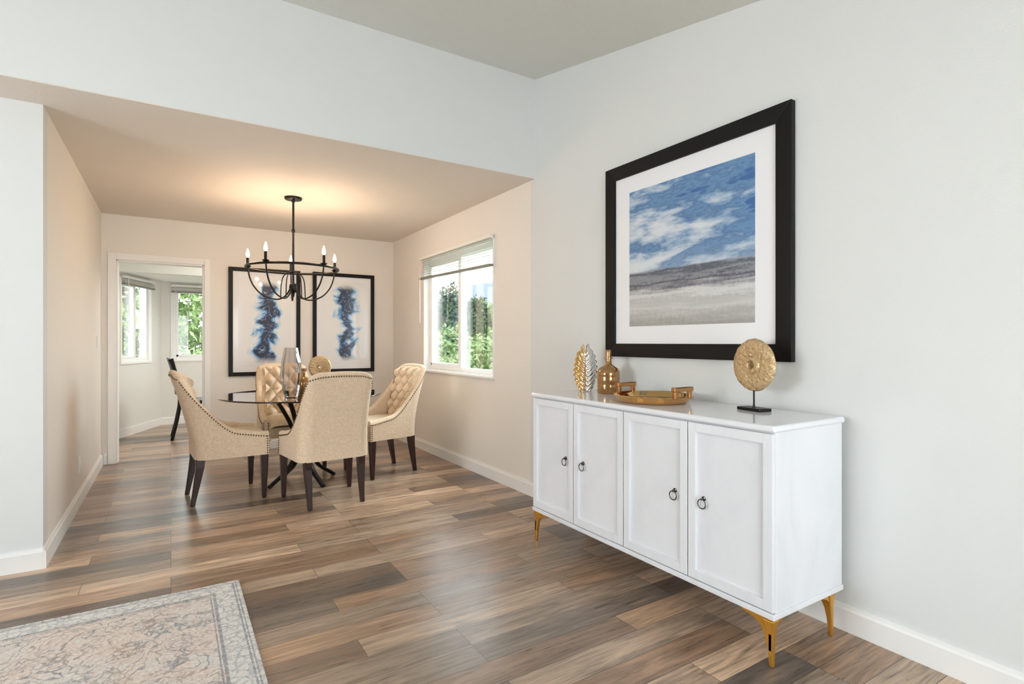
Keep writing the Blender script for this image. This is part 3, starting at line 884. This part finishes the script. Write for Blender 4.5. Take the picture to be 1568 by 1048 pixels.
# ------------------------------------------------------------ outdoors
def leafmat(name, c1, c2, c3):
    m, nt, b = newmat(name)
    g = N(nt, 'ShaderNodeNewGeometry')
    L(nt, RAMP(nt, g.outputs['Random Per Island'], [(0, c1), (.5, c2), (1, c3)]), b.inputs['Base Color'])
    b.inputs['Roughness'].default_value = .6
    b.inputs['Specular IOR Level'].default_value = .2
    return m
LEAF1 = leafmat('leaf_light', (.10, .16, .04), (.19, .27, .09), (.32, .39, .18))
LEAF2 = leafmat('leaf_dark', (.03, .055, .03), (.055, .09, .042), (.10, .135, .07))
BARK = mat('bark', (.10, .07, .05), .9, bump=.5, bscale=20, vary=.4)
def bush(name, parts, n, size, material, trunk=None):
    rnd = random.Random(len(parts) * 13 + n)
    V, F = [], []
    for (cx, cy, cz, rx, ry, rz) in parts:
        for _ in range(n):
            v = Vector((rnd.gauss(0, 1), rnd.gauss(0, 1), rnd.gauss(0, 1))).normalized()
            k = rnd.uniform(.72, 1.05) * (1 + .22 * mnoise.noise(v * 3 + Vector((cx, cy, cz))))
            p = Vector((cx + v.x * rx * k, cy + v.y * ry * k, max(-.1, cz + v.z * rz * k)))
            a = Vector((rnd.gauss(0, 1), rnd.gauss(0, 1), rnd.gauss(0, 1))).normalized()
            b_ = a.cross(v)
            if b_.length < .1: continue
            b_.normalize()
            s = size * rnd.uniform(.6, 1.3)
            i = len(V)
            V += [p - a * s, p + b_ * s * .45, p + a * s, p - b_ * s * .45]
            F.append((i, i + 1, i + 2, i + 3))
    me = bpy.data.meshes.new(name); me.from_pydata([tuple(v) for v in V], [], F); me.materials.append(material)
    if trunk:
        e = empty(name, (0, 0, 0))
        o = bpy.data.objects.new('foliage', me); link(o, e)
        tube('trunk', trunk[0], trunk[1], BARK, e, 10)
        return e
    return link(bpy.data.objects.new(name, me))
GRASS = mat('grass', (.11, .16, .05), .9, bump=.5, bscale=30, vary=.5, vscale=3)
boxes('ground', [((2.52, -12, -.2), (30, 30, -.12)), ((-20, 9.55, -.2), (2.52, 30, -.12))], GRASS)
bush('hedge', [(4.35, 9.2, .75, .6, .7, .70), (5.2, 9.5, .65, .7, .7, .65), (6.1, 9.8, .8, .8, .7, .8), (3.7, 7.9, .3, .45, .6, .6), (4.9, 7.8, .2, .7, .6, .6), (7.1, 10.2, .8, .8, .7, .8)], 3800, .05, LEAF1)
bush('cypress_tree', [(6.3, 13.2, 1.2, .5, .5, 1.5), (7.2, 13.4, 1.3, .5, .5, 1.1), (5.3, 13.2, 1.3, .5, .5, 1.6)], 4500, .07, LEAF2, ([(6.3, 13.2, -.15), (6.3, 13.2, 1.2)], .12))
bush('shrub', [(8.6, 16.0, 1.2, .9, .7, 1.4), (10.0, 16.5, 1.2, 1.0, .7, 1.3)], 3800, .08, LEAF1)
STUC = mat('stucco', (.34, .34, .33), .9, bump=.3, bscale=40, vary=.1)
ROOF = mat('shingle', (.17, .19, .205), .8, bump=.5, bscale=20, vary=.4, vscale=30, stretch=(1, 1, 4))
he = empty('neighbour_house', (0, 0, 0))
box('house_wall', (11.6, 20, -.15), (19, 29, 2.7), STUC, he)
prism('roof', [(10.9, 2.6), (15.2, 4.6), (19.6, 2.6)], 'y', 19.4, 29.5, ROOF, he)
bush('garden_tree', [(-.9, 15.5, 1.9, 1.6, 1.2, 1.6), (1.3, 16.0, 1.9, 1.7, 1.2, 1.5), (-3.0, 16, 1.8, 1.5, 1.2, 1.6)], 3600, .09, LEAF1, ([(-.85, 14.6, -.15), (-.75, 14.6, 1.2), (-.9, 14.7, 3.0)], .10))
bush('garden_shrub', [(-1.8, 12.6, .35, 1.2, .7, .75), (.3, 13.0, .35, 1.3, .7, .75), (2.2, 12.8, .35, 1.2, .7, .7)], 3000, .06, LEAF1)
FENCE = mat('fence_wood', (.18, .15, .12), .8, bump=.3, bscale=20, vary=.3, vscale=10)
boxes('garden_fence', [((-6 + i * .16, 17.8, -.15), (-6 + i * .16 + .145, 17.83, 1.55)) for i in range(80)], FENCE)

# ------------------------------------------------------------ lights
w = bpy.data.worlds.new('world'); S.world = w; w.use_nodes = True
wn = w.node_tree
bg = wn.nodes['Background']
tc = N(wn, 'ShaderNodeTexCoord').outputs['Generated']
zz = N(wn, 'ShaderNodeSeparateXYZ', {0: tc}).outputs[2]
L(wn, RAMP(wn, zz, [(0.0, (.95, .97, 1.0)), (.3, (.85, .93, 1.0)), (1.0, (.70, .84, 1.0))]), bg.inputs[0])
bg.inputs[1].default_value = 7.5
def area(name, loc, rot, sx, sy, en, col):
    ld = bpy.data.lights.new(name, 'AREA'); ld.shape = 'RECTANGLE'; ld.size = sx; ld.size_y = sy
    ld.energy = en; ld.color = col
    o = bpy.data.objects.new(name, ld); o.location = loc; o.rotation_euler = rot
    return link(o)
def aim(o, target):
    o.rotation_euler = (Vector(target) - o.location).to_track_quat('-Z', 'Y').to_euler()
R = math.radians
area('fill_rear', ((RX0 + RX1) / 2, -1.93, 1.15), (R(90), 0, 0), 1.7, 1.8, 33, (.94, .975, 1.0))  # added fill lamp just inside the rear opening
area('fill_left', (-3.15, (LY0 + LY1) / 2, 1.5), (0, R(-90), 0), 1.15, 1.55, 57, (.94, .975, 1.0))  # added fill lamp for the right wall and sideboard front
o = area('fill_outside_right', (XR + 1.6, 4.9, 3.5), (0, 0, 0), 1.8, 1.8, 420, (.90, .96, 1.0)); aim(o, (1.6, 4.3, .3))  # added fill lamp outdoors, out of view above the dining window
area('nook_fill', (1.3, 7.4, 2.41), (0, 0, 0), .9, .9, 45, (1.0, .97, .92))  # added fill lamp without a fixture, hidden above the door opening
sd = bpy.data.lights.new('sun', 'SUN'); sd.energy = 1.5; sd.angle = R(3); sd.color = (1, .96, .88)
so = bpy.data.objects.new('sun', sd); so.rotation_euler = (R(38), 0, R(-50)); link(so)

# ------------------------------------------------------------ camera
cd = bpy.data.cameras.new('camera'); cam = bpy.data.objects.new('camera', cd)
cam.location = (0, 0, 1.19); cam.rotation_euler = (R(90), 0, R(-32.17))
cd.sensor_width = 36; cd.lens = 19.06; cd.clip_start = .02
COL.objects.link(cam); S.camera = cam
